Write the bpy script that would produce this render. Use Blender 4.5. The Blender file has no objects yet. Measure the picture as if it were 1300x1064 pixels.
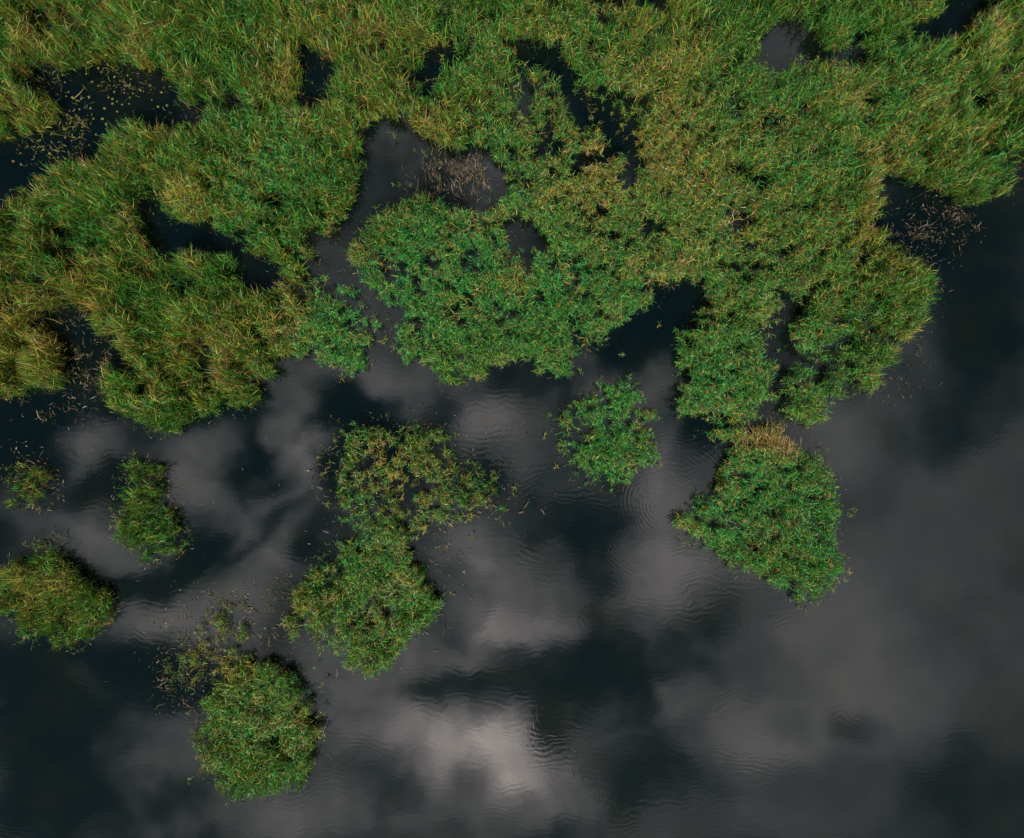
import bpy, math
import numpy as np
rng = np.random.default_rng(7)
sc = bpy.context.scene
C = sc.collection
R = math.radians

# ------------------------------------------------------------------ camera
H = 36.0                      # height of the drone above the water
F = 650 / 0.743               # focal length in photo pixels
CX, CY = 650.0, 487.0         # the point straight below the drone
cam = bpy.data.cameras.new('camera')
cam.sensor_width = 36.0
cam.lens = 36.0 * 0.5 / 0.743
cam.shift_y = -45.0 / 1300.0
cam.clip_start = 0.5
cam.clip_end = 8000.0
co = bpy.data.objects.new('camera', cam)
co.location = (0, 0, H)
co.rotation_euler = (0, 0, 0)
C.objects.link(co)
sc.camera = co

# ------------------------------------------------------------------ sun
SUN_EL = 50.0
SUN_AZ = 184.0                # clockwise from +Y
sd = bpy.data.lights.new('sun', 'SUN')
sd.energy = 5.0
sd.angle = R(0.6)
sd.color = (1.0, 0.93, 0.82)
so = bpy.data.objects.new('sun', sd)
so.rotation_euler = (R(90 - SUN_EL), 0, R(180 - SUN_AZ))
C.objects.link(so)

# ------------------------------------------------------------------ sky with a broken layer of cloud
world = bpy.data.worlds.new('World')
sc.world = world
world.use_nodes = True
nt = world.node_tree
nt.nodes.clear()


class N:
    """small helper for writing node trees"""
    def __init__(s, nt): s.nt = nt
    def new(s, t, **kw):
        n = s.nt.nodes.new(t)
        for k, v in kw.items(): setattr(n, k, v)
        return n
    def put(s, sock, v):
        if isinstance(v, bpy.types.NodeSocket): s.nt.links.new(v, sock)
        elif v is not None: sock.default_value = v
    def m(s, op, a, b=None, c=None, clamp=False):
        n = s.new('ShaderNodeMath', operation=op, use_clamp=clamp)
        s.put(n.inputs[0], a); s.put(n.inputs[1], b); s.put(n.inputs[2], c)
        return n.outputs[0]
    def v(s, op, a, b=None, out=0):
        n = s.new('ShaderNodeVectorMath', operation=op)
        s.put(n.inputs[0], a)
        if b is not None: s.put(n.inputs[1], b)
        return n.outputs[out]
    def scale(s, a, f):
        n = s.new('ShaderNodeVectorMath', operation='SCALE')
        s.put(n.inputs[0], a); s.put(n.inputs['Scale'], f)
        return n.outputs[0]
    def noise(s, vec, sc_, det=4, rough=.5, dist=0, col=False):
        n = s.new('ShaderNodeTexNoise')
        s.put(n.inputs['Vector'], vec)
        n.inputs['Scale'].default_value = sc_; n.inputs['Detail'].default_value = det
        n.inputs['Roughness'].default_value = rough; n.inputs['Distortion'].default_value = dist
        return n.outputs['Color' if col else 'Fac']
    def rng(s, x, a, b, c=0., d=1., t='SMOOTHSTEP'):
        n = s.new('ShaderNodeMapRange', interpolation_type=t)
        s.put(n.inputs[0], x)
        for i, q in enumerate((a, b, c, d)): s.put(n.inputs[i + 1], q)
        return n.outputs[0]
    def mix(s, f, a, b):
        n = s.new('ShaderNodeMix', data_type='RGBA')
        s.put(n.inputs[0], f); s.put(n.inputs[6], a); s.put(n.inputs[7], b)
        return n.outputs[2]
    def comb(s, x, y, z):
        n = s.new('ShaderNodeCombineXYZ')
        s.put(n.inputs[0], x); s.put(n.inputs[1], y); s.put(n.inputs[2], z)
        return n.outputs[0]


w = N(nt)
tc = w.new('ShaderNodeTexCoord')
sep = w.new('ShaderNodeSeparateXYZ')
nt.links.new(tc.outputs['Generated'], sep.inputs[0])
zc = w.m('MAXIMUM', sep.outputs[2], 0.12)
# cloud layer: a horizontal sheet one unit up
pu = w.m('DIVIDE', sep.outputs[0], zc)
pv = w.m('DIVIDE', sep.outputs[1], zc)
P0 = w.comb(pu, pv, 0.0)
wa = w.scale(w.v('SUBTRACT', w.noise(P0, 8.0, 5, .62, col=True), (.5, .5, .5)), 0.15)
P1 = w.v('ADD', P0, wa)
P1 = w.v('MULTIPLY', P1, (1, 1, 0))
# cloud masses (+) and gaps (-) of the layer: x, y, rx, ry, turn, weight
CL = [
 (250, 592, 70, 58, -20, .13), (385, 555, 48, 80, 15, .15), (100, 562, 62, 42, 0, .13),
 (338, 652, 66, 50, 20, .11), (330, 700, 90, 50, 0, .09), (480, 490, 95, 36, -10, .10), (620, 532, 62, 42, -25, .16),
 (760, 475, 70, 40, -30, .10), (865, 610, 62, 62, 30, .16), (500, 195, 60, 80, 0, .01), (620, 225, 60, 50, 0, .05),
 (600, 700, 80, 80, 0, .11), (650, 765, 110, 60, -10, .09), (640, 795, 120, 30, -5, .12), (590, 710, 50, 60, 0, .05), (850, 720, 68, 90, 20, .19),
 (580, 832, 90, 34, 15, .14), (545, 930, 100, 66, 0, .17), (645, 960, 50, 60, 12, .25), (590, 945, 80, 40, 25, .10), (680, 1010, 90, 60, 0, .10), (635, 965, 150, 110, 0, .09),
 (1000, 50, 90, 60, 0, .06), (960, 935, 100, 60, 0, .10), (860, 890, 50, 34, 20, .11), (1060, 880, 170, 120, 0, .10),
 (450, 900, 80, 75, 0, .14), (430, 820, 60, 60, 0, .08), (190, 800, 90, 60, 10, .10), (200, 940, 110, 60, -10, .07), (130, 690, 90, 46, -15, .12),
 (300, 770, 80, 50, 0, .09), (1010, 740, 150, 90, -20, .09), (1120, 640, 150, 190, 0, .035), (1130, 420, 90, 60, 0, .05),
 (1230, 850, 170, 200, 0, .02), (1060, 560, 70, 60, 0, .07), (760, 930, 60, 50, 0, .05), (400, 1040, 200, 60, 0, .10), (980, 1040, 230, 60, 0, .05),
 (740, 675, 100, 78, -10, -.03), (785, 825, 150, 90, 20, -.045), (610, 872, 84, 26, 8, -.11), (545, 880, 26, 40, 0, -.06), (708, 895, 30, 46, 0, -.15),
 (640, 814, 40, 14, 0, -.12), (650, 612, 90, 48, -20, -.03), (885, 565, 40, 85, -15, -.17), (810, 432, 95, 45, 30, -.14),
 (470, 565, 50, 40, 0, -.09), (290, 522, 60, 26, 10, -.10), (440, 520, 90, 18, 15, -.12), (318, 582, 16, 60, -14, -.10), (352, 600, 60, 12, 40, -.06), (415, 596, 22, 40, 10, -.14), (392, 698, 22, 24, 0, -.14), (245, 712, 85, 20, 50, -.17), (330, 665, 90, 18, 40, -.12),
 (150, 742, 90, 24, 8, -.20), (165, 832, 95, 32, -8, -.19), (50, 890, 90, 90, 0, -.13), (30, 560, 80, 60, 0, -.17), (150, 610, 60, 26, 20, -.15),
 (40, 200, 120, 120, 0, -.18), (250, 300, 160, 110, 0, -.18), (690, 70, 80, 50, 0, -.15), (100, 420, 130, 100, 0, -.17),
 (1000, 918, 36, 26, 0, -.07), (1082, 925, 36, 26, 0, -.08), (1255, 440, 70, 110, 0, -.08), (1240, 1000, 160, 120, 0, -.05), (1200, 300, 200, 150, 0, -.05), (1190, 560, 60, 70, 0, -.06),
 (930, 780, 90, 40, 20, -.06), (880, 380, 60, 60, 0, -.14), (1170, 280, 130, 60, 0, -.10), (200, 870, 60, 40, 0, -.05), (130, 130, 130, 90, 0, -.20), (400, 100, 60, 60, 0, -.12), (560, 85, 60, 60, 0, -.14), (760, 150, 90, 90, 0, -.12), (1190, 20, 100, 70, 0, -.10), (800, 0, 100, 40, 0, -.1),
 (795, 1000, 70, 60, 0, -.05), (60, 1010, 120, 60, 0, -.06), (275, 870, 60, 40, 0, -.05),
]
V = P1                                          # (u, v, sum so far): one strictly serial chain
for (x, y, rx, ry, a, wt) in CL:
    mp = w.new('ShaderNodeMapping', vector_type='TEXTURE')
    w.put(mp.inputs['Vector'], V)
    mp.inputs['Location'].default_value = ((x - CX) / F, (CY - y) / F, 0)
    mp.inputs['Rotation'].default_value = (0, 0, R(a))
    mp.inputs['Scale'].default_value = (rx / F, ry / F, 1e6)
    g = w.rng(w.v('LENGTH', mp.outputs[0], out=1), 0.15, 1.25, wt, 0.0)
    V = w.v('ADD', V, w.comb(0.0, 0.0, g))
spl = w.new('ShaderNodeSeparateXYZ')
w.put(spl.inputs[0], V)
fld = spl.outputs[2]
n1 = w.noise(P1, 7.0, 6, .58, .5)
n2 = w.noise(P1, 2.0, 3, .5)
det = w.m('MULTIPLY', w.m('SUBTRACT', n1, .5), w.rng(pu, .12, .42, .36, .10))
n3 = w.noise(w.v('MULTIPLY', P1, (1.0, 1.35, 1)), 12.0, 7, .64, .5)
det = w.m('ADD', det, w.m('MULTIPLY', w.m('SUBTRACT', n2, .5), .12))
det = w.m('ADD', det, w.m('MULTIPLY', w.m('SUBTRACT', n3, .5), w.m('MULTIPLY', w.rng(fld, .0, .35, .20, .50), w.rng(pu, .12, .42, 1.0, .25))))
fld = w.m('ADD', w.m('ADD', fld, det), .190)
# towards the horizon the layer closes to an even veil
hz = w.rng(sep.outputs[2], .10, .45)
fld = w.m('ADD', w.m('MULTIPLY', fld, hz), w.m('MULTIPLY', w.m('SUBTRACT', 1.0, hz), .25))
fld = w.m('SMOOTH_MAX', fld, 0.10, 0.09)
lum = w.m('POWER', fld, 2.1)
rad = w.m('MULTIPLY', lum, 12.6 / 0.1)          # /0.1: background strength
ccol = w.mix(w.rng(fld, .10, .34, t='LINEAR'), (.86, .98, 1.0, 1), (1.0, .92, .91, 1))
ccol = w.mix(w.rng(fld, .33, .58, t='LINEAR'), ccol, (1.0, .885, .82, 1))
cloud = w.scale(ccol, rad)
sky = w.new('ShaderNodeTexSky', sky_type='NISHITA', sun_disc=False)
sky.sun_elevation = R(SUN_EL); sky.sun_rotation = R(SUN_AZ)
sky.air_density = 1.0; sky.dust_density = 0.6; sky.ozone_density = 1.5
cov = w.rng(fld, .08, .24)
skyc = w.v('MULTIPLY', sky.outputs[0], (.26, .30, .21))
colr = w.mix(cov, skyc, cloud)
bg = w.new('ShaderNodeBackground')
bg.inputs[1].default_value = 0.1
nt.links.new(colr, bg.inputs[0])
wo = w.new('ShaderNodeOutputWorld')
nt.links.new(bg.outputs[0], wo.inputs[0])
world.cycles.sampling_method = 'MANUAL'
world.cycles.sample_map_resolution = 512

sc.view_settings.view_transform = 'Standard'
sc.view_settings.look = 'None'
sc.view_settings.gamma = 1.0
sc.view_settings.exposure = 0.0
sc.view_settings.use_curve_mapping = False
sc.cycles.max_bounces = 5
sc.cycles.diffuse_bounces = 3
sc.cycles.glossy_bounces = 3
sc.cycles.transmission_bounces = 3


# ------------------------------------------------------------------ helpers
def tag(o, label=None, cat=None, group=None, kind=None):
    if label: o['label'] = label
    if cat: o['category'] = cat
    if group: o['group'] = group
    if kind: o['kind'] = kind
    return o


def at(x, y, z=0.0):
    """photo pixel -> place on the level z"""
    s = (H - z) / F
    return (np.asarray(x, float) - CX) * s, (CY - np.asarray(y, float)) * s


def link(name, me, parent=None):
    o = bpy.data.objects.new(name, me)
    C.objects.link(o)
    if parent: o.parent = parent
    return o


def raw_mesh(name, co_, quads, tris, col, mat):
    me = bpy.data.meshes.new(name)
    nv, nq, ntr = len(co_), len(quads), len(tris)
    me.vertices.add(nv)
    me.vertices.foreach_set('co', co_.astype(np.float32).ravel())
    loops = np.concatenate([quads.ravel(), tris.ravel()]).astype(np.int32)
    me.loops.add(len(loops))
    me.loops.foreach_set('vertex_index', loops)
    me.polygons.add(nq + ntr)
    st = np.concatenate([np.arange(nq) * 4, nq * 4 + np.arange(ntr) * 3]).astype(np.int32)
    me.polygons.foreach_set('loop_start', st)
    me.update(calc_edges=True)
    if col is not None:
        a = me.color_attributes.new('leaf_colour', 'FLOAT_COLOR', 'POINT')
        c4 = np.ones((nv, 4), np.float32); c4[:, :3] = col
        a.data.foreach_set('color', c4.ravel())
    me.materials.append(mat)
    return me


# ------------------------------------------------------------------ materials
def mat_leaf():
    m = bpy.data.materials.new('reed_leaf'); m.use_nodes = True
    n = N(m.node_tree); m.node_tree.nodes.clear()
    at_ = n.new('ShaderNodeAttribute', attribute_name='leaf_colour')
    geo = n.new('ShaderNodeNewGeometry')
    f = n.noise(geo.outputs['Position'], 9.0, 3, .6)
    k = n.rng(f, .25, .75, .8, 1.2, t='LINEAR')
    c = n.scale(at_.outputs['Color'], k)
    p = n.new('ShaderNodeBsdfPrincipled')
    n.put(p.inputs['Base Color'], c); p.inputs['Roughness'].default_value = .42
    p.inputs['Specular IOR Level'].default_value = .38
    t = n.new('ShaderNodeBsdfTranslucent')
    n.put(t.inputs[0], n.v('MULTIPLY', c, (1.15, 1.2, .6)))
    mx = n.new('ShaderNodeMixShader'); mx.inputs[0].default_value = .26
    n.nt.links.new(p.outputs[0], mx.inputs[1]); n.nt.links.new(t.outputs[0], mx.inputs[2])
    o = n.new('ShaderNodeOutputMaterial'); n.nt.links.new(mx.outputs[0], o.inputs[0])
    return m


def mat_pad():
    m = bpy.data.materials.new('lily_pad'); m.use_nodes = True
    n = N(m.node_tree); m.node_tree.nodes.clear()
    oi = n.new('ShaderNodeObjectInfo')
    geo = n.new('ShaderNodeNewGeometry')
    c = n.mix(oi.outputs['Random'], (.09, .12, .02, 1), (.21, .18, .035, 1))
    c = n.mix(n.rng(n.noise(geo.outputs['Position'], 14., 3), .5, .75), c, (.12, .08, .03, 1))
    p = n.new('ShaderNodeBsdfPrincipled')
    n.put(p.inputs['Base Color'], c); p.inputs['Roughness'].default_value = .45
    o = n.new('ShaderNodeOutputMaterial'); n.nt.links.new(p.outputs[0], o.inputs[0])
    return m


def mat_water():
    m = bpy.data.materials.new('lake_water'); m.use_nodes = True
    n = N(m.node_tree); m.node_tree.nodes.clear()
    geo = n.new('ShaderNodeNewGeometry')
    P = n.v('MULTIPLY', geo.outputs['Position'], (1, 1, 0))
    # peaty water, a little silt and weed hanging in it
    silt = n.rng(n.noise(P, .22, 5, .6), .45, .75)
    base = n.mix(silt, (.0007, .0040, .0055, 1), (.0045, .0070, .0050, 1))
    # wind ripples: short crests, strongest in patches of the open water
    w1 = n.scale(n.v('SUBTRACT', n.noise(P, .45, 3, .5, col=True), (.5, .5, .5)), 2.4)
    Pw = n.v('ADD', P, w1)
    crest = n.noise(n.v('MULTIPLY', Pw, (1.0, 2.6, 1)), 1.35, 2, .45)
    fine = n.noise(n.v('MULTIPLY', Pw, (1.5, 1.0, 1)), 3.9, 2, .55)
    wv = n.new('ShaderNodeTexWave', wave_type='BANDS', bands_direction='Y')
    n.put(wv.inputs['Vector'], Pw)
    wv.inputs['Scale'].default_value = 0.95; wv.inputs['Distortion'].default_value = 2.2
    wv.inputs['Detail'].default_value = 2; wv.inputs['Detail Scale'].default_value = 1.3
    patch = n.rng(n.noise(P, .11, 2, .5), .42, .66, .22, 1.0)
    # the breeze reaches the open middle; the water among the reeds lies still
    cx, cy = at(640, 830)
    d = n.v('LENGTH', n.v('MULTIPLY', n.v('SUBTRACT', P, (float(cx), float(cy), 0)), (.75, 1.0, 0)), out=1)
    open_ = n.rng(d, 3.0, 19.0, 1.0, 0.38)
    hgt = n.m('ADD', n.m('MULTIPLY', crest, .0012), n.m('MULTIPLY', fine, .0011))
    hgt = n.m('ADD', hgt, n.m('MULTIPLY', wv.outputs['Fac'], .0006))
    hgt = n.m('MULTIPLY', n.m('MULTIPLY', hgt, patch), open_)
    # rings spreading from stems that the wind rocks
    brk = n.rng(n.noise(P, .9, 3, .6), .42, .62)
    for (x, y, r, k, amp) in ((845, 640, 7.0, 30., .0004), (1062, 590, 3.2, 36., .00025), (372, 706, 2.8, 40., .00025)):
        cx, cy = at(x, y)
        q = n.v('ADD', P, n.scale(w1, .30))
        dd = n.v('LENGTH', n.v('SUBTRACT', q, (float(cx), float(cy), 0)), out=1)
        a = n.m('MULTIPLY', n.m('SINE', n.m('MULTIPLY', dd, k)), n.rng(dd, r * .3, r, amp * .55, 0.0))
        hgt = n.m('ADD', hgt, n.m('MULTIPLY', a, brk))
    b = n.new('ShaderNodeBump'); b.inputs['Strength'].default_value = 1.0
    b.inputs['Distance'].default_value = 1.0
    n.put(b.inputs['Height'], hgt)
    p = n.new('ShaderNodeBsdfPrincipled')
    n.put(p.inputs['Base Color'], base); p.inputs['Roughness'].default_value = .04
    p.inputs['IOR'].default_value = 1.68
    n.put(p.inputs['Normal'], b.outputs[0])
    o = n.new('ShaderNodeOutputMaterial'); n.nt.links.new(p.outputs[0], o.inputs[0])
    return m


LEAF, PAD, WATER = mat_leaf(), mat_pad(), mat_water()

# ------------------------------------------------------------------ the lake
s_ = 3000.0
me = bpy.data.meshes.new('lake_water')
me.from_pydata([(-s_, -s_, 0), (s_, -s_, 0), (s_, s_, 0), (-s_, s_, 0)], [], [(0, 1, 2, 3)])
me.materials.append(WATER)
tag(link('lake_water', me), 'dark still lake water mirroring broken grey cloud', kind='structure')

# ------------------------------------------------------------------ plan of the vegetation (photo pixels)
X0, Y0, X1, Y1 = -120, -110, 1420, 1080
W_, H_ = X1 - X0, Y1 - Y0


def vnoise(shape, cell, seed):
    r = np.random.default_rng(seed)
    h, wd = shape
    gh, gw = int(h / cell) + 3, int(wd / cell) + 3
    g = r.random((gh, gw))
    yy = np.arange(h) / cell; xx = np.arange(wd) / cell
    yi = yy.astype(int); xi = xx.astype(int)
    fy = yy - yi; fx = xx - xi
    fy = fy * fy * (3 - 2 * fy); fx = fx * fx * (3 - 2 * fx)
    a = g[yi][:, xi]; b = g[yi][:, xi + 1]; c = g[yi + 1][:, xi]; d = g[yi + 1][:, xi + 1]
    fx = fx[None, :]; fy = fy[:, None]
    return (a * (1 - fx) + b * fx) * (1 - fy) + (c * (1 - fx) + d * fx) * fy


def fbm(cell, seed, octv=4, gain=.5):
    t = 0; a = 1; s = 0
    for i in range(octv):
        t = t + a * vnoise((H_, W_), max(cell, 1.5), seed + i * 17); s += a
        a *= gain; cell /= 2
    return t / s


def inside(pts):
    """boolean raster of a polygon"""
    pts = np.array(pts, float)
    out = np.zeros((H_, W_), bool)
    x0 = max(int(pts[:, 0].min()) - 1, X0); x1 = min(int(pts[:, 0].max()) + 2, X1)
    y0 = max(int(pts[:, 1].min()) - 1, Y0); y1 = min(int(pts[:, 1].max()) + 2, Y1)
    if x1 <= x0 or y1 <= y0: return out
    gx, gy = np.meshgrid(np.arange(x0, x1) + .5, np.arange(y0, y1) + .5)
    ins = np.zeros(gx.shape, bool)
    n = len(pts)
    for i in range(n):
        ax, ay = pts[i]; bx, by = pts[(i + 1) % n]
        if ay == by: continue
        c = ((ay > gy) != (by > gy)) & (gx < (bx - ax) * (gy - ay) / (by - ay) + ax)
        ins ^= c
    out[y0 - Y0:y1 - Y0, x0 - X0:x1 - X0] = ins
    return out


def blur(a, r):
    k = int(r)
    for ax in (0, 1):
        for _ in range(2):
            p = np.pad(a, [(k, k) if i == ax else (0, 0) for i in (0, 1)], mode='edge')
            c = np.cumsum(p, axis=ax)
            z = np.zeros_like(np.take(c, [0], axis=ax))
            c = np.concatenate([z, c], axis=ax)
            n = a.shape[ax]
            a = (np.take(c, range(2 * k + 1, 2 * k + 1 + n), axis=ax) - np.take(c, range(0, n), axis=ax)) / (2 * k + 1)
    return a


# the one connected mass of reeds, cut up along its own channels further down
MASS = [(-130, -120), (1430, -120), (1430, 150), (1330, 185), (1300, 208), (1282, 225), (1262, 243), (1232, 251), (1204, 243), (1172, 233),
        (1150, 220), (1128, 212), (1113, 228), (1112, 262), (1117, 292), (1140, 315), (1166, 328), (1184, 350), (1180, 372), (1170, 400), (1166, 420),
        (1142, 438), (1150, 456), (1128, 472), (1098, 492), (1066, 500), (1048, 520), (1024, 541), (1000, 534), (985, 524), (962, 530), (945, 548), (925, 556),
        (905, 548), (880, 537), (860, 524), (862, 484), (857, 446), (868, 420), (886, 396), (904, 374), (896, 352), (878, 358), (858, 352),
        (838, 362), (831, 382), (810, 398), (789, 410), (760, 428), (730, 450), (718, 468), (702, 476), (686, 468), (668, 456), (648, 452), (622, 462), (598, 492),
        (578, 482), (556, 476), (536, 465), (514, 450), (500, 430), (492, 410), (478, 384), (457, 364), (446, 345), (447, 318), (457, 288), (440, 322), (432, 345), (445, 372), (468, 392), (487, 412),
        (484, 432), (470, 446), (462, 474), (434, 472), (402, 458), (392, 442), (372, 448), (352, 456), (346, 474), (335, 492), (320, 503), (300, 516), (280, 521), (252, 531), (235, 538),
        (214, 546), (188, 541), (156, 524), (140, 512), (128, 470), (120, 440), (84, 440), (78, 470), (76, 492), (40, 499), (0, 500), (-130, 510)]
POOLS = [  # outline, what still grows in it
    ([(45, 86), (72, 96), (108, 84), (130, 77), (170, 88), (200, 90), (224, 104), (222, 124), (262, 136), (266, 158), (212, 154), (172, 153), (142, 168), (116, 190), (109, 214), (94, 200), (68, 214), (40, 240), (20, 236), (8, 270), (-60, 290), (-60, 180), (30, 174), (62, 164), (92, 148), (62, 112)], .02),
    ([(380, 64), (402, 62), (422, 76), (430, 108), (416, 130), (386, 138), (378, 110), (374, 84)], .05),
    ([(174, 252), (200, 245), (206, 270), (240, 287), (266, 280), (290, 305), (312, 320), (345, 334), (341, 360), (320, 374), (304, 354), (288, 330), (240, 322), (200, 325), (180, 300)], .01),
    ([(463, 150), (500, 153), (522, 164), (540, 176), (562, 191), (600, 185), (632, 196), (644, 222), (640, 252), (600, 262), (552, 248), (520, 243), (505, 260), (470, 268), (457, 290), (440, 326), (434, 310), (438, 280), (452, 240), (460, 210), (466, 180)], .0),
    ([(396, 300), (420, 296), (440, 300), (440, 340), (432, 352), (410, 345), (398, 325)], .04),
    ([(543, 55), (562, 52), (572, 80), (562, 108), (546, 112), (541, 84)], .12),
    ([(628, 50), (660, 46), (704, 56), (716, 86), (730, 96), (712, 104), (690, 95), (668, 90), (660, 70)], .0),
    ([(716, 122), (744, 104), (790, 107), (805, 124), (813, 160), (798, 184), (815, 200), (800, 214), (780, 190), (752, 172), (728, 158)], .28),
    ([(638, 285), (680, 278), (694, 300), (682, 326), (664, 352), (652, 332)], .16),
    ([(955, 52), (988, 30), (1006, 20), (1012, 44), (1040, 50), (1062, 60), (1092, 55), (1102, 70), (1080, 86), (1050, 80), (1015, 66), (1000, 76), (986, 92), (961, 86)], .02),
    ([(1124, 42), (1160, 36), (1200, 22), (1214, -8), (1262, -12), (1252, 16), (1236, 30), (1216, 48), (1238, 66), (1214, 72), (1200, 52), (1150, 50), (1128, 50)], .05),
    ([(728, -2), (790, -8), (852, -10), (846, 12), (800, 8), (760, 6)], .04),
    ([(983, 400), (998, 394), (1006, 440), (1000, 456), (998, 500), (984, 512), (978, 500), (986, 456)], .10), ([(1020, 470), (1050, 460), (1060, 474), (1034, 486)], .2),
    ([(974, 372), (1000, 364), (1026, 372), (1022, 396), (1000, 404), (980, 392)], .24),
    ([(998, 452), (1030, 444), (1044, 456), (1028, 472), (1004, 474)], .22), ([(958, 512), (984, 502), (998, 512), (984, 528), (962, 532)], .12),
    ([(38, 400), (76, 386), (92, 384), (116, 390), (122, 428), (152, 430), (158, 458), (132, 470), (120, 442), (84, 442), (74, 418), (44, 420)], .12),
    ([(238, 430), (262, 424), (284, 440), (276, 462), (248, 458)], .45),
    ([(160, 370), (176, 366), (182, 382), (168, 388)], .3), ([(284, 300), (300, 290), (306, 310)], .2),
    ([(268, 222), (286, 218), (290, 240), (274, 244)], .35), ([(265, 116), (300, 124), (310, 136), (280, 134)], .3),
    ([(325, 345), (352, 340), (372, 352), (352, 366), (332, 362)], .25), ([(455, 356), (478, 372), (500, 408), (490, 412), (466, 392)], .0),
    ([(20, 100), (44, 88), (60, 104), (40, 120)], .2), ([(284, 128), (304, 130), (296, 142)], .2), ([(856, 186), (872, 180), (874, 200), (860, 204)], .25),
    ([(690, 205), (706, 200), (712, 220), (698, 226)], .25), ([(0, 300), (16, 296), (20, 316), (4, 320)], .3), ([(940, 330), (966, 326), (968, 342), (948, 346)], .3),
    ([(1050, 160), (1064, 152), (1070, 168), (1056, 176)], .3), ([(1200, 130), (1218, 126), (1214, 142)], .35), ([(556, 200), (600, 196), (640, 206), (620, 240), (570, 236)], .0),
    ([(0, 30), (12, 26), (20, 40), (6, 46)], .4), ([(1108, 182), (1122, 178), (1126, 208), (1112, 214)], .25),
    ([(440, 0), (452, -6), (456, 12), (446, 14)], .3), ([(610, 20), (622, 16), (622, 34), (612, 36)], .3),
]
ISL = [  # name, outline, density, label
    ('fern_a', [(6, 600), (20, 586), (44, 580), (58, 586), (70, 606), (72, 630), (50, 644), (26, 655), (8, 650), (2, 625)], .55, 'small brownish reed clump near the left edge, above the open water'),
    ('b', [(158, 602), (168, 584), (194, 588), (204, 602), (206, 625), (216, 648), (240, 680), (240, 698), (212, 702), (188, 708), (164, 692), (148, 676), (142, 650), (150, 620)], .86, 'narrow grass-green reed clump standing alone in the water left of centre'),
    ('c', [(38, 704), (58, 688), (76, 704), (100, 720), (106, 742), (138, 750), (143, 776), (130, 800), (108, 816), (75, 818), (44, 812), (18, 790), (-4, 772), (-14, 740), (10, 715)], .9, 'wide yellow-green reed clump cut by the left edge of the photo, low down'),
    ('d', [(262, 884), (284, 856), (320, 836), (346, 842), (380, 860), (396, 900), (402, 936), (392, 975), (372, 1002), (330, 1012), (285, 1004), (260, 972), (244, 950), (256, 920)], 1.0, 'round reed clump with yellow blades at the lower edge, left of centre'),
    ('e', [(376, 742), (400, 716), (420, 700), (450, 680), (480, 664), (520, 680), (530, 710), (556, 750), (556, 776), (536, 800), (502, 830), (472, 856), (455, 852), (430, 830), (392, 802), (372, 804), (358, 790), (380, 770)], 1.0, 'dense green reed clump with orange tips, below the thin straggly patch'),
    ('f', [(436, 548), (466, 524), (480, 530), (500, 552), (545, 538), (580, 555), (598, 590), (638, 606), (634, 630), (600, 658), (560, 668), (520, 690), (488, 676), (450, 676), (430, 640), (420, 604), (436, 575)], .64, 'thin straggly olive reed patch with water showing through, in mid lake'),
    ('g', [(632, 640), (648, 638), (652, 655), (642, 666), (630, 660)], .8, 'tiny bright green tuft alone in the water beside the straggly patch'),
    ('h', [(765, 480), (800, 480), (820, 500), (832, 530), (824, 560), (832, 585), (800, 600), (788, 616), (765, 612), (735, 600), (712, 570), (705, 540), (725, 520), (746, 500)], .82, 'rounded bright green leafy clump just right of the middle of the lake'),
    ('i', [(922, 568), (930, 556), (958, 538), (986, 534), (1010, 558), (1040, 580), (1052, 610), (1058, 640), (1062, 680), (1070, 720), (1060, 746), (1032, 765), (1012, 768), (998, 742), (962, 736), (930, 720), (905, 700), (884, 692), (862, 668), (868, 640), (896, 636), (914, 618), (910, 590)], 1.0, 'big triangular green reed clump topped by straw-coloured dead blades'),
    ('j', None, 0, 'bright fresh green lobe of reeds beside the narrow channel'),
    ('k', [(214, 850), (232, 796), (262, 776), (300, 764), (312, 790), (332, 822), (312, 842), (280, 862), (250, 862), (222, 880)], .46, 'thin dull brown half-drowned reed patch above the lower round clump'),
]
dens = inside(MASS).astype(float)
for pts, res in POOLS:
    m_ = inside(pts)
    if res < .2: m_ = blur(m_.astype(float), 4) > .22
    dens[m_] = np.minimum(dens[m_], res)
massmask = dens.copy()
zone = np.zeros((H_, W_), np.int16)          # 0: mass; i+1: island i
for i, (nm, pts, dn, lb) in enumerate(ISL):
    if pts is None: continue
    m_ = inside(pts)
    dens[m_] = np.maximum(dens[m_], dn)
    zone[m_] = i + 1
J = [(400, 395), (420, 384), (445, 380), (468, 392), (489, 412), (486, 434), (470, 448), (463, 476), (434, 474), (404, 460), (396, 430)]
zone[inside(J)] = 10
# ragged edges: the plan is looked up through a warp
gx, gy = np.meshgrid(np.arange(W_), np.arange(H_))
wx = (fbm(20, 1, 4, .8) - .5) * 44; wy = (fbm(20, 2, 4, .8) - .5) * 44
ix = np.clip(gx + wx, 0, W_ - 1).astype(int); iy = np.clip(gy + wy, 0, H_ - 1).astype(int)
dens = blur(dens[iy, ix], 2)
soft = blur(dens, 8)                          # how deep inside a stand
def spots(L, base=0.0):
    gxx = gx + X0; gyy = gy + Y0
    t = np.full((H_, W_), base)
    for (x, y, rx, ry, wt) in L:
        t += wt * np.exp(-(((gxx - x) / rx) ** 2 + ((gyy - y) / ry) ** 2))
    return t


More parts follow.
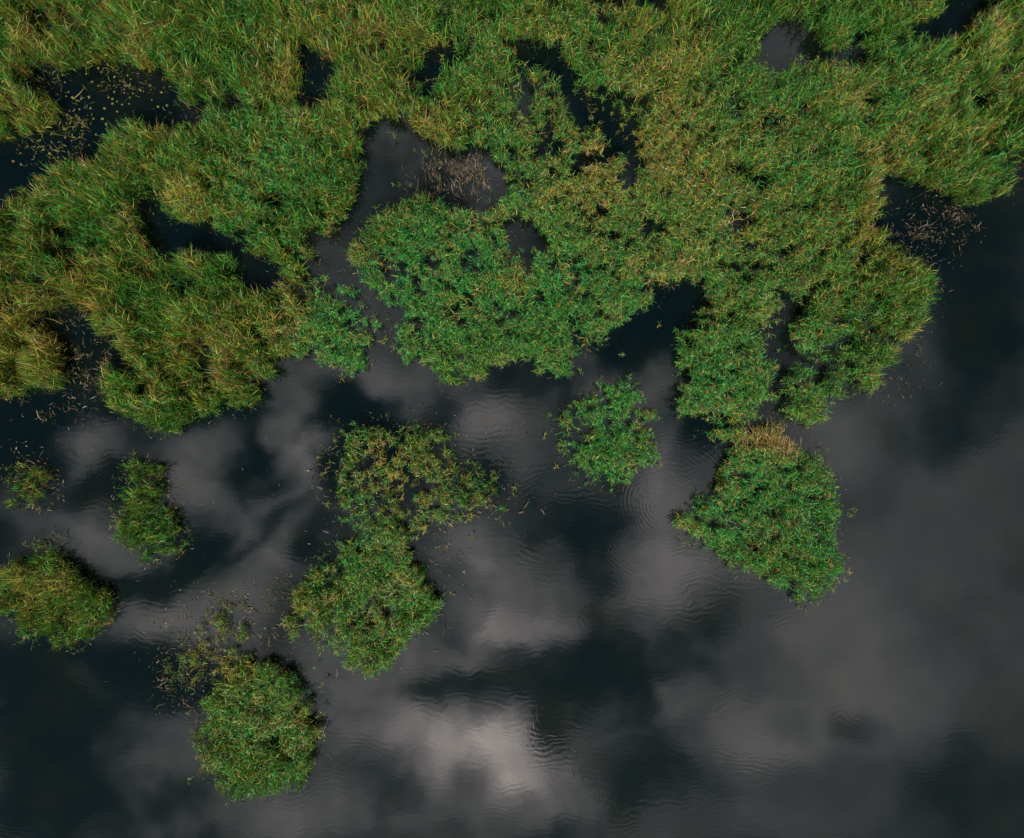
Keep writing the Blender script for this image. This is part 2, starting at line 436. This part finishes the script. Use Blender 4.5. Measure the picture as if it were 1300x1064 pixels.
gap = spots([(985, 760, 30, 14, .1), (1050, 430, 120, 90, .12), (890, 440, 40, 60, .07), (750, 150, 90, 80, .13), (640, 300, 60, 40, .12), (470, 620, 100, 60, .03), (250, 350, 200, 120, .02), (1120, 40, 120, 60, .05), (540, 100, 60, 50, .05), (60, 130, 90, 60, .09), (100, 420, 70, 60, .08), (230, 445, 50, 40, .08), (840, 240, 60, 50, .03), (330, 60, 60, 50, .03), (960, 540, 60, 14, .14), (40, 610, 60, 50, .06), (180, 640, 60, 70, -.04)], .025)
clump = fbm(11, 5, 3, .6) - gap
holes = fbm(34, 9, 4, .55)
fine_ = fbm(5.5, 13, 2, .6)
core = blur(dens, 4)
core2 = np.where(np.isin(zone, [i + 1 for i, q in enumerate(ISL) if q[2] > 0]), blur(np.minimum(dens, 1), 8) - .12, core)
edge = np.clip((core2 / np.clip(dens, .35, 1) - .27 + (fbm(14, 15, 3, .6) - .5) * .9) * 2.6, 0, 1)
prob = np.where(dens > .9, 1.0, dens ** 1.25) * edge
prob *= np.clip((clump - .36) * 6.5 + (soft - .35) * .9, .05, 1.0)
prob *= np.clip((fine_ - .28) * 4.5, .05, 1.0)
prob *= np.clip((holes - .30) * 9, .10, 1)
solid = np.isin(zone, [i + 1 for i, q in enumerate(ISL) if q[2] >= .75])
prob = np.where(solid & (core2 > .72), np.maximum(prob, .8 * np.clip((fine_ - .28) * 4, .05, 1) * np.clip((clump - .33) * 4.5, .08, 1)), prob)
# nearest island for stray plants
zb = zone.copy()
for _ in range(22):
    q = zb.copy()
    for dy, dx in ((0, 1), (0, -1), (1, 0), (-1, 0)):
        sft = np.roll(zb, (dy, dx), (0, 1))
        q = np.where((q == 0) & (massmask < .5), np.where(sft > 0, sft, q), q)
    zb = q
zone = zb


# how dry / tan the blades are, how fresh green, and how leafy (broad short leaves) against grassy
dry = spots([(50, 400, 90, 130, .10), (200, 480, 120, 50, .10), (60, 60, 60, 40, .15), (200, 20, 260, 40, .16), (190, 215, 50, 28, .40), (235, 238, 30, 24, .45), (300, 100, 70, 40, .28), (400, 150, 60, 30, .20), (360, 90, 30, 40, .3),
             (460, 60, 50, 60, .12), (490, 140, 40, 24, .3), (560, 165, 50, 22, .25), (700, 200, 70, 60, .25), (880, 260, 90, 120, .34), (900, 130, 60, 70, .25), (1000, 20, 60, 40, .12), (740, 230, 60, 40, .2),
             (1098, 250, 14, 50, .55), (880, 335, 50, 18, .42), (980, 330, 60, 26, .2), (1150, 340, 30, 40, .25), (1060, 85, 26, 30, .42), (1080, 130, 18, 16, .4), (940, 170, 60, 30, .2), (1180, 160, 90, 60, .12),
             (30, 440, 90, 80, .30), (60, 400, 60, 40, .25), (250, 440, 45, 38, .55), (90, 110, 50, 60, .30), (372, 385, 48, 60, .48), (330, 440, 50, 50, .15), (230, 500, 90, 40, .18),
             (655, 350, 24, 22, .6), (640, 290, 30, 30, .25), (830, 360, 18, 20, .45), (975, 560, 40, 24, .9), (960, 660, 36, 26, .22), (1010, 610, 40, 26, .08), (960, 650, 130, 110, -.10), (985, 800, 10, 10, 0),
             (510, 600, 110, 70, .36), (470, 760, 110, 90, .12), (330, 930, 90, 80, .14), (270, 815, 60, 50, .55), (330, 850, 60, 24, .3), (70, 750, 80, 60, .14), (40, 615, 40, 40, .35), (190, 640, 30, 50, .18), (180, 610, 20, 20, .2),
             (960, 400, 60, 40, .18), (1080, 400, 90, 60, .18), (900, 390, 20, 14, .4), (0, 200, 60, 200, .12), (780, 150, 60, 60, .25), (440, 310, 30, 40, .3), (600, 260, 60, 24, .2), (650, 60, 240, 60, .12), (1000, 200, 200, 130, .08), (100, 300, 160, 160, .06)], .10)
dry += (fbm(80, 21, 5, .6) - .5) * 1.15 + (fbm(14, 23, 3, .6) - .5) * .40
fresh = spots([(540, 350, 100, 90, .8), (720, 360, 100, 90, .7), (440, 425, 50, 50, 1.1), (340, 215, 90, 80, .65), (770, 545, 70, 70, .75), (900, 500, 50, 60, .7), (940, 600, 40, 60, .7), (960, 660, 110, 110, .5), (900, 660, 50, 40, .6), (1020, 220, 70, 110, .45),
               (600, 120, 70, 60, .45), (1200, 110, 110, 90, .25), (160, 60, 160, 50, .25), (60, 290, 90, 80, .3), (640, 650, 15, 15, .8), (1040, 420, 60, 50, .25), (1050, 30, 40, 30, .3), (260, 470, 60, 60, .1),
               (310, 930, 80, 80, .35), (470, 760, 100, 90, .35), (1040, 690, 40, 70, .5), (310, 210, 50, 90, .2)], .12)
fresh += (fbm(60, 31, 3, .6) - .5) * .5 + (fbm(14, 33, 2, .6) - .5) * .4
leafy = spots([(540, 360, 130, 110, .9), (720, 380, 140, 120, .9), (430, 430, 60, 60, 1.), (770, 550, 90, 90, 1.), (940, 450, 170, 130, .8), (960, 650, 130, 130, .8), (500, 700, 150, 200, .8), (700, 200, 140, 120, .55),
               (340, 220, 100, 90, .45), (330, 900, 120, 100, .55), (900, 250, 200, 180, .55), (1080, 120, 240, 150, .45), (650, 60, 200, 90, .3)], .08)
size = fbm(30, 41, 3, .6)
flat = np.clip((fbm(30, 71, 3, .6) - .60) * 8, 0, 1)
varsize = .62 + .76 * fbm(52, 81, 3, .6)
leanx = (fbm(90, 51, 3, .6) - .5) * 1.1 + .10
leany = (fbm(90, 61, 3, .6) - .5) * 1.1 - .03

# ------------------------------------------------------------------ growing the plants
PAL = dict(fresh=(.028, .235, .038), green=(.052, .175, .020), olive=(.125, .165, .018), tan=(.330, .230, .090), rust=(.200, .098, .028), deep=(.013, .048, .016), gold=(.31, .240, .030))
for k_ in PAL: PAL[k_] = np.array(PAL[k_])


def pick_colour(n, d, f, ii):
    """colour of every blade from how dry and how fresh its spot is"""
    d = np.clip(d, 0, 1); f = np.clip(f, 0, 1)
    r = rng.random(n)
    if ii is not None:                    # most blades of one plant are in the same state
        pr = rng.random(int(ii.max()) + 1)[ii]
        r = np.where(rng.random(n) < .55, pr, r)
    c = np.empty((n, 3))
    g = np.where(rng.random(n)[:, None] < f[:, None] * .85, PAL['fresh'], PAL['green'])
    g = np.where(rng.random(n)[:, None] < .30, PAL['deep'], g)
    c[:] = g
    d = np.clip(d - f * .22, 0, 1)
    t = .14 + d * .70; c[r < t] = PAL['olive']
    t2 = .06 + d * .50; c[r < t2] = PAL['gold']
    t3 = .03 + d * .30; c[r < t3] = PAL['tan']
    t4 = .02 + d * .13; c[r < t4] = PAL['rust']
    k = np.exp(rng.normal(.14, .54, n)).clip(.28, 3.0)
    c *= k[:, None]
    c *= (1 + rng.normal(0, .08, (n, 3)))
    return c.clip(.004, .5)


def blades(base, az, e0, e1, L, wd, col, tipfade=1.15):
    """pointed two-piece blades; base (n,3)"""
    n = len(base)
    roll = rng.normal(0, .5, n)
    dx, dy = np.cos(az), np.sin(az)
    d0 = np.stack([np.cos(e0) * dx, np.cos(e0) * dy, np.sin(e0)], 1)
    az2 = az + rng.normal(0, .25, n)
    d1 = np.stack([np.cos(e1) * np.cos(az2), np.cos(e1) * np.sin(az2), np.sin(e1)], 1)
    side = np.stack([-dy * np.cos(roll), dx * np.cos(roll), np.sin(roll)], 1)
    mid = base + d0 * (L * .5)[:, None]
    tip = mid + d1 * (L * .5)[:, None]
    hw = side * (wd * .5)[:, None]
    v = np.stack([base - hw * .55, base + hw * .55, mid + hw, mid - hw, tip], 1)
    v[:, :, 2] = np.maximum(v[:, :, 2], .015 + rng.random((n, 1)) * .02)
    i = np.arange(n)[:, None] * 5
    q = i + np.array([[0, 1, 2, 3]]); t = i + np.array([[3, 2, 4]])
    cc = np.repeat(col[:, None, :], 5, 1)
    cc[:, 4] *= tipfade
    return v.reshape(-1, 3), q, t, cc.reshape(-1, 3)


def join(parts):
    vs, qs, ts, cs = [], [], [], []
    off = 0
    for v, q, t, c in parts:
        vs.append(v); qs.append(q + off); ts.append(t + off); cs.append(c); off += len(v)
    return np.concatenate(vs), np.concatenate(qs), np.concatenate(ts), np.concatenate(cs)


def look(a, px, py):
    return a[np.clip((py - Y0).astype(int), 0, H_ - 1), np.clip((px - X0).astype(int), 0, W_ - 1)]


def grow(px, py, amt=1.0):
    """plants rooted under the given photo points; returns (green leaves, dry leaves, stems) parts"""
    n = len(px)
    d = look(dry, px, py); f = look(fresh, px, py); lf = np.clip(look(leafy, px, py), 0, 1); sf = np.clip(look(soft, px, py), 0, 1); sz = look(size, px, py)
    lx = look(leanx, px, py) + rng.normal(0, .16, n); ly = look(leany, px, py) + rng.normal(0, .16, n)
    d = d + rng.normal(0, .10, n); f = f + rng.normal(0, .15, n)
    h = ((.75 + .85 * sf) * (1 + (1.7 - .7 * lf) * (sz - .5) + .45 * (look(clump, px, py) - .5)) + rng.normal(0, .16, n)).clip(.30, 2.8)
    ds = look(dens, px, py); thin = np.clip((.75 - ds) * 3, 0, 1)
    isl = look(zone, px, py) > 0
    h *= np.where(isl, .66, .92) * (1 - .45 * thin)
    x, y = at(px, py, .6 * h)
    fl = look(flat, px, py); d = d + fl * .45; vs = look(varsize, px, py) * (1 - .25 * thin)
    lean = np.stack([lx, ly], 1) * (.42 * h)[:, None]
    leafyp = rng.random(n) < lf
    out_g, out_d, out_s = [], [], []
    # leafy reeds: stem with broad leaves set up it
    idx = np.where(leafyp)[0]
    k = 12
    if len(idx):
        ii = np.repeat(idx, k); m = len(ii)
        t = np.tile(np.linspace(.34, 1.0, k), len(idx)) + rng.normal(0, .03, m)
        b = np.stack([x[ii] + lean[ii, 0] * t ** 1.6, y[ii] + lean[ii, 1] * t ** 1.6, h[ii] * t], 1)
        az = rng.random(m) * 6.283
        e0 = (R(38) + rng.normal(0, .28, m) + (t - .7) * .6) * (1 - .5 * fl[ii]); e1 = e0 - .75 - rng.random(m) * .6
        L = (.17 + rng.random(m) * .23) * vs[ii]; wd = (.015 + rng.random(m) * .013) * (.5 + .5 * vs[ii])
        col = pick_colour(m, d[ii], f[ii], ii)
        P = blades(b, az, e0, e1, L, wd, col)
        out_g.append(P)
    # grassy sedge and rush: long thin blades from the root
    idx = np.where(~leafyp)[0]
    k = 11
    if len(idx):
        ii = np.repeat(idx, k); m = len(ii)
        la = np.arctan2(ly[ii], lx[ii]); az = la + rng.normal(0, 1.5, m)
        L = h[ii] * (.36 + rng.random(m) * .40)
        t = rng.random(m) * .58
        b = np.stack([x[ii] + rng.normal(0, .07, m) + lean[ii, 0] * t ** 1.4, y[ii] + rng.normal(0, .07, m) + lean[ii, 1] * t ** 1.4, h[ii] * t + .02], 1)
        e0 = R(78) + rng.normal(0, .10, m); e1 = (R(50) + rng.normal(0, .42, m)) * (1 - .55 * fl[ii])
        wd = .018 + rng.random(m) * .013
        col = pick_colour(m, d[ii] + .05, f[ii] * .6, ii)
        out_g.append(blades(b, az, e0, e1, L, wd, col, 1.35))
    # stems
    base = np.stack([x, y, np.full(n, -.05)], 1)
    ln = np.hypot(lean[:, 0], lean[:, 1])
    L = np.hypot(h, ln)
    col = pick_colour(n, d * .5 + .35, f * .3, None) * .8
    out_s.append(blades(base, np.arctan2(lean[:, 1], lean[:, 0]), np.arctan2(h, ln * .6), np.arctan2(h, ln * 1.4), L, np.full(n, .02), col))
    return out_g, out_s


# candidates on a jittered grid, kept with the local probability
sp = 2.36
cxs, cys = np.meshgrid(np.arange(X0 + 4, X1 - 4, sp), np.arange(Y0 + 4, Y1 - 4, sp))
cxs = (cxs + rng.uniform(-.5, .5, cxs.shape) * sp * 1.6).ravel(); cys = (cys + rng.uniform(-.5, .5, cys.shape) * sp * 1.6).ravel()
keep = rng.random(len(cxs)) < look(prob, cxs, cys)
cxs, cys = cxs[keep], cys[keep]
zn = look(zone, cxs, cys)
# the beds of the big mass, told apart by the pools and channels between them
BEDS = [
    ('reed bed covering the lower left, swept over in long olive and brown blades', lambda x, y: (x < 400) & (y > 240 + (x - 170) * .12)),
    ('reed bed along the top left corner, streaked green and tan around a dark pool', lambda x, y: (x < 455) & (y > -500)),
    ('broad lush green reed bed in the middle, bulging down into the lake', lambda x, y: (x < 850) & (y > 235) & (x > 430)),
    ('reed bed along the top centre, olive green with small dark pools', lambda x, y: (x < 835)),
    ('leafy green reed bed at right reaching down towards the triangular clump', lambda x, y: (y > 350)),
    ('reed bed filling the top right corner, green flecked with straw', lambda x, y: (x > -999)),
]
bed = np.full(len(cxs), -1)
for i, (lb, fn) in enumerate(BEDS):
    mk = (bed < 0) & (zn == 0) & fn(cxs, cys)
    bed[mk] = i
ntri = 0
for i, (lb, fn) in enumerate(BEDS):
    mk = bed == i
    g, s = grow(cxs[mk], cys[mk])
    v, q, t, c = join(g + s)
    ntri += len(q) * 2 + len(t)
    tag(link('reed_bed', raw_mesh('reed_bed', v, q, t, c, LEAF)), lb, 'reed bed', None, 'stuff')
for i, (nm, pts, dn, lb) in enumerate(ISL):
    mk = zn == i + 1
    if not mk.any(): continue
    g, s = grow(cxs[mk], cys[mk])
    ax, ay = at(cxs[mk].mean(), cys[mk].mean(), 0)
    root = link('reed_clump', None); root.location = (float(ax), float(ay), 0)
    root.empty_display_size = 1.0
    tag(root, lb, 'reed clump', 'reed clumps standing in the lake')
    off = np.array([float(ax), float(ay), 0])
    v, q, t, c = join(g)
    lum_ = c[q[:, 2]]                     # blade colour
    isdry = lum_[:, 0] > lum_[:, 1] * 1.02
    for nme, sel in (('green_leaves', ~isdry), ('dry_leaves', isdry)):
        if not sel.any(): continue
        bi = np.where(sel)[0]
        vv = v.reshape(-1, 5, 3)[bi].reshape(-1, 3) - off; cc = c.reshape(-1, 5, 3)[bi].reshape(-1, 3)
        k = np.arange(len(bi))[:, None] * 5
        o = link(nme, raw_mesh(nme, vv, k + np.array([[0, 1, 2, 3]]), k + np.array([[3, 2, 4]]), cc, LEAF), root)
        o['kind'] = 'stuff'
        ntri += len(bi) * 3
    v, q, t, c = join(s)
    o = link('stems', raw_mesh('stems', v - off, q, t, c, LEAF), root); o['kind'] = 'stuff'
    if nm == 'i':                         # bleached dead blades leaning out of its upper edge
        k = 280
        tx = np.concatenate([rng.normal(985, 9, k // 2), rng.normal(1002, 8, k // 4), rng.normal(958, 10, k - k // 2 - k // 4)])
        ty = 560 + (tx - 985) * .75 * (tx > 985) + rng.normal(0, 8, k)
        sx, sy = at(tx, ty, .9)
        col = np.array([(.38, .27, .12), (.32, .19, .07), (.30, .16, .05), (.24, .13, .05)])[rng.integers(0, 4, k)]
        P = blades(np.stack([sx, sy, rng.uniform(.5, 1.2, k)], 1), rng.normal(1.9, .45, k), rng.normal(.7, .3, k), rng.normal(.1, .4, k), rng.uniform(.35, .85, k), np.full(k, .026), col)
        o = link('dead_straw', raw_mesh('dead_straw', P[0] - off, P[1], P[2], P[3], LEAF), root); o['kind'] = 'stuff'
open('/tmp/ntri', 'w').write(str((ntri, len(cxs))))


# ------------------------------------------------------------------ dead stalks and litter lying in the water
def litter(name, label, cat, spotsL, n, cols, Lr=(.12, .34), zr=(.01, .25), wd=.024, up=.25, az0=None):
    xs, ys = [], []
    tot = sum(s[4] for s in spotsL)
    for (x, y, rx, ry, wt) in spotsL:
        k = int(n * wt / tot)
        xs.append(rng.normal(x, rx * .6, k)); ys.append(rng.normal(y, ry * .6, k))
    px = np.concatenate(xs); py = np.concatenate(ys); k = len(px)
    # gather them into little drifts
    cl = look(clump, px, py); kp = rng.random(k) < np.clip((cl - .36) * 5, .08, 1)
    px, py = px[kp], py[kp]; k = len(px)
    x, y = at(px, py, .1)
    col = np.array(cols)[rng.integers(0, len(cols), k)] * rng.normal(1, .25, k).clip(.4, 1.6)[:, None]
    az = rng.random(k) * 6.283 if az0 is None else rng.normal(az0, .7, k)
    e0 = np.abs(rng.normal(0, up, k)); e1 = e0 - .3
    P = blades(np.stack([x, y, rng.uniform(*zr, k)], 1), az, e0, e1, rng.uniform(*Lr, k) * np.exp(rng.normal(-.15, .45, k)), wd * np.exp(rng.normal(-.1, .4, k)), col, 1.1)
    tag(link(name, raw_mesh(name, P[0], P[1], P[2], P[3], LEAF)), label, cat, None, 'stuff')


TANB = [(.17, .12, .085), (.12, .08, .05), (.24, .18, .13), (.08, .05, .03), (.09, .10, .03)]
litter('dead_stalks', 'pinkish brown dead stalks standing in the pool above the middle bed', 'dead stalks',
       [(575, 228, 36, 24, 1.0), (610, 215, 22, 22, .6), (545, 232, 20, 16, .3), (600, 250, 50, 10, .3)], 1500, TANB, (.15, .45), (.05, .5), .022, .7, 1.5)
litter('dead_stalks', 'speckled brown dead stalks in the dark water below the top right bed', 'dead stalks',
       [(1190, 290, 46, 24, 1.0), (1215, 275, 26, 20, .5), (1160, 300, 30, 14, .5), (1180, 340, 30, 26, .2)], 1100, TANB, (.10, .28), (.02, .3), .022, .5)
litter('dead_stalks', 'brown flecks of dead reed between the two lower left beds', 'dead stalks',
       [(110, 480, 44, 44, 1.0), (70, 415, 40, 22, .4), (110, 430, 30, 30, .4), (60, 520, 50, 14, .15)], 1300, TANB + [(.12, .13, .03)], (.14, .36), (.02, .4), .026, .5)
litter('floating_weed', 'yellow green weed and leaf bits crowding the dark top left pool', 'weed',
       [(98, 165, 22, 34, 1.0), (70, 130, 44, 40, .8), (120, 100, 50, 16, .6), (185, 110, 40, 24, .3), (50, 190, 40, 18, .4), (240, 140, 30, 14, .3)], 1700,
       [(.13, .14, .03), (.06, .09, .02), (.17, .13, .05), (.10, .06, .03), (.04, .07, .02)], (.10, .30), (.01, .2), .034, .4)
litter('floating_weed', 'dull weed and broken leaves drifting round the thin brown patch', 'weed',
       [(260, 810, 60, 56, 1.0), (230, 850, 36, 46, .6), (330, 790, 50, 34, .5), (290, 770, 40, 16, .4), (420, 800, 44, 20, .4), (350, 760, 40, 30, .3)], 2600,
       [(.11, .09, .045), (.08, .08, .03), (.05, .07, .025), (.15, .10, .05), (.06, .04, .02)], (.08, .26), (.01, .06), .034, .15)
litter('floating_weed', 'scattered leaf bits round the straggly patch in mid lake', 'weed',
       [(510, 610, 110, 76, 1.0), (620, 620, 40, 34, .4), (430, 600, 30, 50, .3), (560, 720, 30, 60, .25)], 1500,
       [(.13, .13, .03), (.20, .16, .06), (.05, .11, .03), (.18, .10, .05)], (.10, .30), (.02, .4), .034, .5)
litter('floating_weed', 'stray leaves drifting off the edges of the right reed bed', 'weed',
       [(1100, 495, 60, 12, 1.0), (1160, 440, 24, 40, .8), (1010, 385, 26, 16, .8), (1185, 350, 20, 30, .7), (870, 400, 20, 40, .5), (960, 535, 50, 16, .6), (1185, 260, 60, 12, .4)], 700,
       [(.16, .13, .06), (.08, .12, .03), (.22, .16, .08)], (.10, .26), (.02, .3), .03, .4)
litter('floating_weed', 'stray leaves drifting off the small clumps at left', 'weed',
       [(30, 590, 36, 22, 1.0), (65, 620, 14, 30, .7), (215, 640, 14, 34, .7), (60, 690, 24, 16, .8), (170, 590, 24, 14, .5), (225, 700, 20, 10, .5), (140, 770, 12, 30, .2)], 700,
       [(.16, .14, .05), (.08, .12, .03), (.22, .16, .08)], (.10, .26), (.02, .3), .03, .4)

# the margins thin out into short drowned leaves
mg = np.clip(blur(np.minimum(dens, 1.0), 9), 0, 1)
fx = rng.uniform(X0 + 60, X1 - 60, 150000); fy = rng.uniform(Y0 + 60, Y1 - 30, 150000)
q_ = look(mg, fx, fy)
kp = rng.random(len(fx)) < np.clip((q_ - .04) * 6, 0, .8) * np.clip((.62 - q_) * 6, 0, 1) * np.clip((look(clump, fx, fy) - .44) * 6, 0, 1)
fx, fy = fx[kp], fy[kp]; k = len(fx)
ax, ay = at(fx, fy, .1)
cc_ = np.array([(.04, .08, .02), (.09, .09, .03), (.12, .08, .04), (.03, .05, .02), (.17, .14, .06), (.05, .12, .03)])[rng.integers(0, 6, k)] * rng.normal(1, .25, k).clip(.4, 1.6)[:, None]
P = blades(np.stack([ax, ay, rng.uniform(.0, .22, k)], 1), rng.random(k) * 6.283, np.abs(rng.normal(0, .35, k)), rng.normal(-.2, .3, k), rng.uniform(.07, .26, k) * np.exp(rng.normal(-.1, .45, k)), rng.uniform(.012, .034, k), cc_)
tag(link('floating_weed', raw_mesh('floating_weed', P[0], P[1], P[2], P[3], LEAF)), 'short drowned leaves thinning out along the margins of all the reeds', 'weed', None, 'stuff')


# ------------------------------------------------------------------ lily pads in the top left pool
def pad_mesh(seed):
    r = np.random.default_rng(seed)
    k = 13
    a = np.linspace(.22, 6.283 - .22, k)
    rad_ = 1 + r.normal(0, .06, k)
    vs = [(0.0, 0.0, .0)] + [(float(np.cos(q) * u), float(np.sin(q) * u * .85), float(.06 + .05 * np.sin(3 * q + seed))) for q, u in zip(a, rad_)]
    vs += [(v[0] * .98, v[1] * .98, v[2] - .03) for v in vs]
    n = k + 1
    fs = [(0, i, i + 1) for i in range(1, k)] + [(n, n + i + 1, n + i) for i in range(1, k)]
    fs += [(i, n + i, n + i + 1, i + 1) for i in range(1, k)]
    m = bpy.data.meshes.new('lily_pad'); m.from_pydata(vs, [], fs); m.materials.append(PAD)
    return m


PM = [pad_mesh(i) for i in range(4)]
pads = [(125, 109), (145, 109), (160, 109), (145.5, 117), (158, 118), (113, 123.5), (138, 124), (143, 126), (165, 124), (143, 132), (155, 133), (164, 132), (149, 129), (133, 138), (149, 142),
        (115, 137.5), (117, 104), (125, 87), (129, 92), (110, 94), (162, 96), (145.5, 98), (166, 101), (193, 127), (201, 136), (212, 134), (205, 117.5), (191, 109), (178.5, 115), (169, 119),
        (105, 161), (105, 170), (97, 160), (91, 150), (98, 128), (92, 124), (101, 139), (135, 158), (122, 171), (119, 151), (130, 151), (17, 205), (26, 195), (27, 209), (56, 186), (51, 178), (35, 186), (63, 195), (74, 200)]
for _ in range(16):
    pads.append((rng.normal(98, 12), rng.normal(166, 20)))
for _ in range(6):
    pads.append((rng.normal(75, 22), rng.normal(130, 20)))
first = None
for i, (x, y) in enumerate(pads):
    ax, ay = at(x, y, 0)
    o = link('lily_pad', PM[i % 4])
    o.location = (float(ax), float(ay), .012 + .004 * (i % 5))
    s = float(rng.uniform(.045, .075)) * (1.0 if i < 49 else .8)
    o.scale = (s * 1.1, s * .95, .25 * s)
    o.rotation_euler = (0, 0, float(rng.random() * 6.28))
    tag(o, 'small yellow green lily pad floating on the dark pool at top left', 'lily pad', 'lily pads on the top left pool')


# ------------------------------------------------------------------ single shoots standing off the clumps
def shoot_mesh(seed):
    r = np.random.default_rng(seed)
    k = 9
    t = np.linspace(.4, 1, k)
    h = .9
    b = np.stack([.1 * t, .04 * t, h * t], 1)
    LL = .14 + r.random(k) * .16
    az = r.random(k) * 6.28
    e0 = .6 + r.normal(0, .2, k)
    col = np.array([PAL['fresh'], PAL['green'], PAL['olive'], PAL['gold']])[r.integers(0, 4, k)] * .9
    parts = [blades(b, az, e0, e0 - 1.0, LL, .022 + r.random(k) * .014, col),
             blades(np.array([[0, 0, -.05]]), np.array([.4]), np.array([1.45]), np.array([1.4]), np.array([h + .05]), np.array([.02]), np.array([[.10, .09, .03]]))]
    v, q, tt, c = join(parts)
    return raw_mesh('reed_shoot', v, q, tt, c, LEAF)


SM = [shoot_mesh(i + 3) for i in range(5)]
SH = {
    'reed shoot in water off the left side of the rounded clump': [(697, 528), (692, 554), (706, 590)],
    'reed shoot in water off the right side of the rounded clump': [(838, 528), (838, 588)],
    'reed shoot standing just off the triangular clump': [(1074, 650), (1082, 646), (1078, 724), (1072, 738), (864, 668), (860, 656), (870, 690), (1052, 590), (1050, 570)],
    'reed shoot alone in the channel below the middle bed': [(735, 470), (838, 412), (790, 450), (575, 590)],
    'reed shoot between the straggly patch and the tiny tuft': [(612, 640), (625, 622), (655, 620), (600, 680)],
    'reed shoot left of the straggly patch': [(408, 580), (412, 600), (418, 588), (424, 560), (405, 620), (415, 640)],
    'reed shoot standing off the lowest round clump': [(240, 905), (410, 905), (408, 870), (412, 930), (246, 985), (400, 845)],
    'reed shoot in the pool above the middle bed': [(500, 170), (525, 190), (540, 196), (500, 232), (520, 236), (507, 236), (480, 262), (560, 205)],
}
k = 0
ORD = ['topmost', 'second highest', 'third highest', 'fourth highest', 'fifth highest', 'sixth highest', 'seventh highest', 'eighth highest', 'ninth highest']
for lb, ptsl in SH.items():
    for num, (x, y) in enumerate(sorted(ptsl, key=lambda p_: p_[1])):
        ax, ay = at(x, y, .5)
        o = link('reed_shoot', SM[k % 5]); k += 1
        o.location = (float(ax), float(ay), 0)
        o.rotation_euler = (0, 0, float(rng.random() * 6.28))
        s = float(rng.uniform(.7, 1.15)); o.scale = (s, s, s)
        tag(o, ('lowest' if num == len(ptsl) - 1 else ORD[num]) + ' ' + lb, 'reed', lb.replace('reed shoot', 'reed shoots'))
